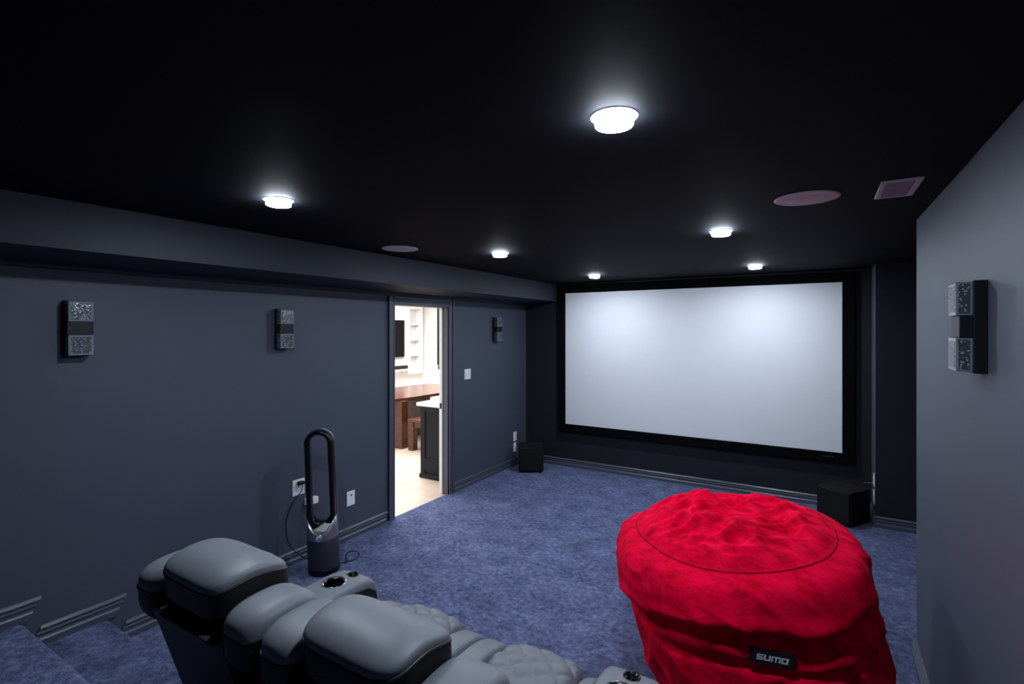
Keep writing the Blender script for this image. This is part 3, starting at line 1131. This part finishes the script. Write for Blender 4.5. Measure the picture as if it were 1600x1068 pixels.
# ------------------------------------------------------------------ kitchen beyond the doorway
KXW, KYW = -8.0, 9.05
struct(MB().box((KXW, 2.6, -0.1), (XL - 0.02, KYW, -0.004)).build('floor_kitchen', M['tile']))
struct(MB().box((KXW - .1, 2.5, 2.6), (KX, KYW + .1, 2.7)).build('ceiling_kitchen', M['white_wall']))
struct(MB().box((KXW - .1, 2.5, -0.1), (KXW, KYW + .1, 2.6)).build('wall_kitchen_left', M['white_wall']))
struct(MB().box((KXW, KYW, -0.1), (KX, KYW + .1, 2.6)).build('wall_kitchen_back', M['white_wall']))
struct(MB().box((KXW, 2.5, -0.1), (KX, 2.6, 2.6)).build('wall_kitchen_front', M['white_wall']))
kp = MB()
kp.box((KX - .012, 2.6, 0), (KX - .0005, DY0 - .0, 2.6)).box((KX - .012, DY1, 0), (KX - .0005, KYW, 2.6)).box((KX - .012, DY0, DZ), (KX - .0005, DY1, 2.6))
kp.box((KX - .012, YB + .12, -.05), (KX + .12, KYW + .1, 2.6))
struct(kp.build('wall_kitchen_partition', M['white_wall']))

# island / base cabinet end with white counter
cb = thing('base_cabinet', 'dark navy kitchen base cabinet with panelled end seen through the doorway', 'cabinet', (-3.88, 4.69, 0))
cx0, cx1, cy1 = -4.157, KX - .016, 6.4
L = lambda x_, y_, z_: (x_ + 3.88, y_ - 4.69, z_)
MB().box(L(cx0, 4.705, 0.0), L(cx1, cy1, 0.872)).build('body', M['navy'], cb)
e_ = MB()
e_.box(L(cx0, 4.692, 0.0), L(cx0 + .07, 4.706, 0.872)).box(L(cx1 - .07, 4.692, 0), L(cx1, 4.706, 0.872))
e_.box(L(cx0 + .07, 4.692, 0.80), L(cx1 - .07, 4.706, 0.872)).box(L(cx0 + .07, 4.692, 0.10), L(cx1 - .07, 4.706, 0.24))
e_.build('end_panel', M['navy'], cb, bevel=0.004)
MB().box(L(cx0 - .012, 4.68, 0.0), L(cx1, cy1, 0.05)).build('plinth', M['navy'], cb, bevel=0.006)
tag(MB().box((cx0 - .035, 4.655, 0.872), (cx1, cy1 + .02, 0.912)).build('countertop', M['counter'], bevel=0.004, loc=(-3.88, 4.69, 0.872)), 'white countertop on the navy base cabinet beyond the doorway', 'countertop')
uc = thing('wall_cabinet', 'dark navy upper cabinet seen edge-on at the right of the doorway', 'cabinet', (-3.75, 4.75, 1.32))
MB().box((-0.18, 0, 0.05), (0.160, 1.5, 1.0)).build('body', M['navy'], uc)
MB().box((-0.18, 0, 0.0), (0.160, 1.5, 0.045)).build('light_rail', M['navy'], uc)
MB().box((-0.198, 0.004, 0.05), (-0.181, 0.74, 0.995)).build('door', M['navy'], uc, bevel=0.003)
MB().box((-0.198, 0.748, 0.05), (-0.181, 1.49, 0.995)).build('door', M['navy'], uc, bevel=0.003)

# dining table with boat-shaped top
tb = thing('dining_table', 'brown wooden dining table with curved top edge and slab legs beyond the doorway', 'table', (-5.95, 6.5, 0))
poly = []
for i in range(13):
    y = -1.05 + 2.1 * i / 12
    poly.append((0.50 + 0.10 * (1 - (y / 1.05) ** 2), y))
for i in range(13):
    y = 1.05 - 2.1 * i / 12
    poly.append((-0.50 - 0.10 * (1 - (y / 1.05) ** 2), y))
MB().prism(poly, lambda p, t_: (p[0], p[1], t_), 0.715, 0.755).build('table_top', M['wood_top'], tb, bevel=0.006)
MB().box((-0.42, -0.86, 0.0), (0.585, -0.72, 0.715)).build('slab_leg', M['wood'], tb, bevel=0.004)
MB().box((-0.42, 0.05, 0.0), (0.25, 0.19, 0.715)).build('slab_leg', M['wood'], tb, bevel=0.004)
MB().box((-0.05, -0.72, 0.60), (0.05, 0.9, 0.71)).build('rail', M['wood'], tb)

bn = thing('bench', 'brown wooden bench in front of the dining table, partly behind the navy cabinet', 'bench', (-5.06, 6.2, 0))
bxw = 0.19
MB().box((-bxw, -0.56, 0.425), (bxw, 0.56, 0.465)).build('seat', M['wood'], bn, bevel=0.005)
MB().box((-bxw + .02, -0.535, 0.345), (bxw - .02, 0.535, 0.424)).build('apron', M['wood'], bn)
for sx in (-1, 1):
    for sy in (-1, 1):
        MB().box((sx * bxw * .99, sy * 0.55, 0), (sx * (bxw - .10), sy * 0.45, 0.425)).build('leg', M['wood'], bn, bevel=0.004)

# built-in shelves, television, soundbar on the far kitchen wall
sh = thing('bookcase', 'white built-in shelf unit with four empty bays on the far kitchen wall', 'shelf', (KXW, 8.68, 0))
f = MB()
y0, y1 = -0.25, 0.25
f.box((0, y0, 0.80), (0.16, y0 + .07, 2.42)).box((0, y1 - .07, 0.80), (0.16, y1, 2.42))
for z_ in (0.80, 2.26):
    f.box((0, y0 + .07, z_), (0.16, y1 - .07, z_ + (.12 if z_ < 1 else .16)))
f.build('carcass', M['white_gloss'], sh)
for z_ in (1.20, 1.55, 1.90):
    MB().box((0.002, y0 + .07, z_), (0.155, y1 - .07, z_ + .03)).build('shelf_board', M['white_gloss'], sh)
MB().box((0.001, y0 + .07, 0.92), (0.012, y1 - .07, 2.26)).build('back_panel', M['shelf_back'], sh)
tv = thing('television', 'black wall television seen at the left inside the doorway', 'television', (KXW + 0.03, 7.70, 1.6))
MB().box((0.0, -0.71, -0.41), (0.05, 0.71, 0.405)).build('casing', M['black'], tv, bevel=0.005)
MB().box((0.049, -0.70, -0.395), (0.052, 0.70, 0.395)).build('screen', M['tv'], tv)
sbx = tag(MB().box((0.162, -0.6, -0.035), (0.26, 0.71, 0.04)).build('soundbar', M['black'], bevel=0.02, loc=(0, 0, 0)), 'black soundbar on a pale ledge under the kitchen television', 'soundbar')
sbx.location = (KXW - .06, 7.70, 0.965)
lgd = MB().box((0, -1.0, -0.03), (0.30, 0.72, 0)).build('wall_shelf', M['white_gloss'], bevel=0.003)
tag(lgd, 'pale ledge shelf carrying the soundbar under the television', 'shelf')
lgd.location = (KXW, 7.70, 0.93)
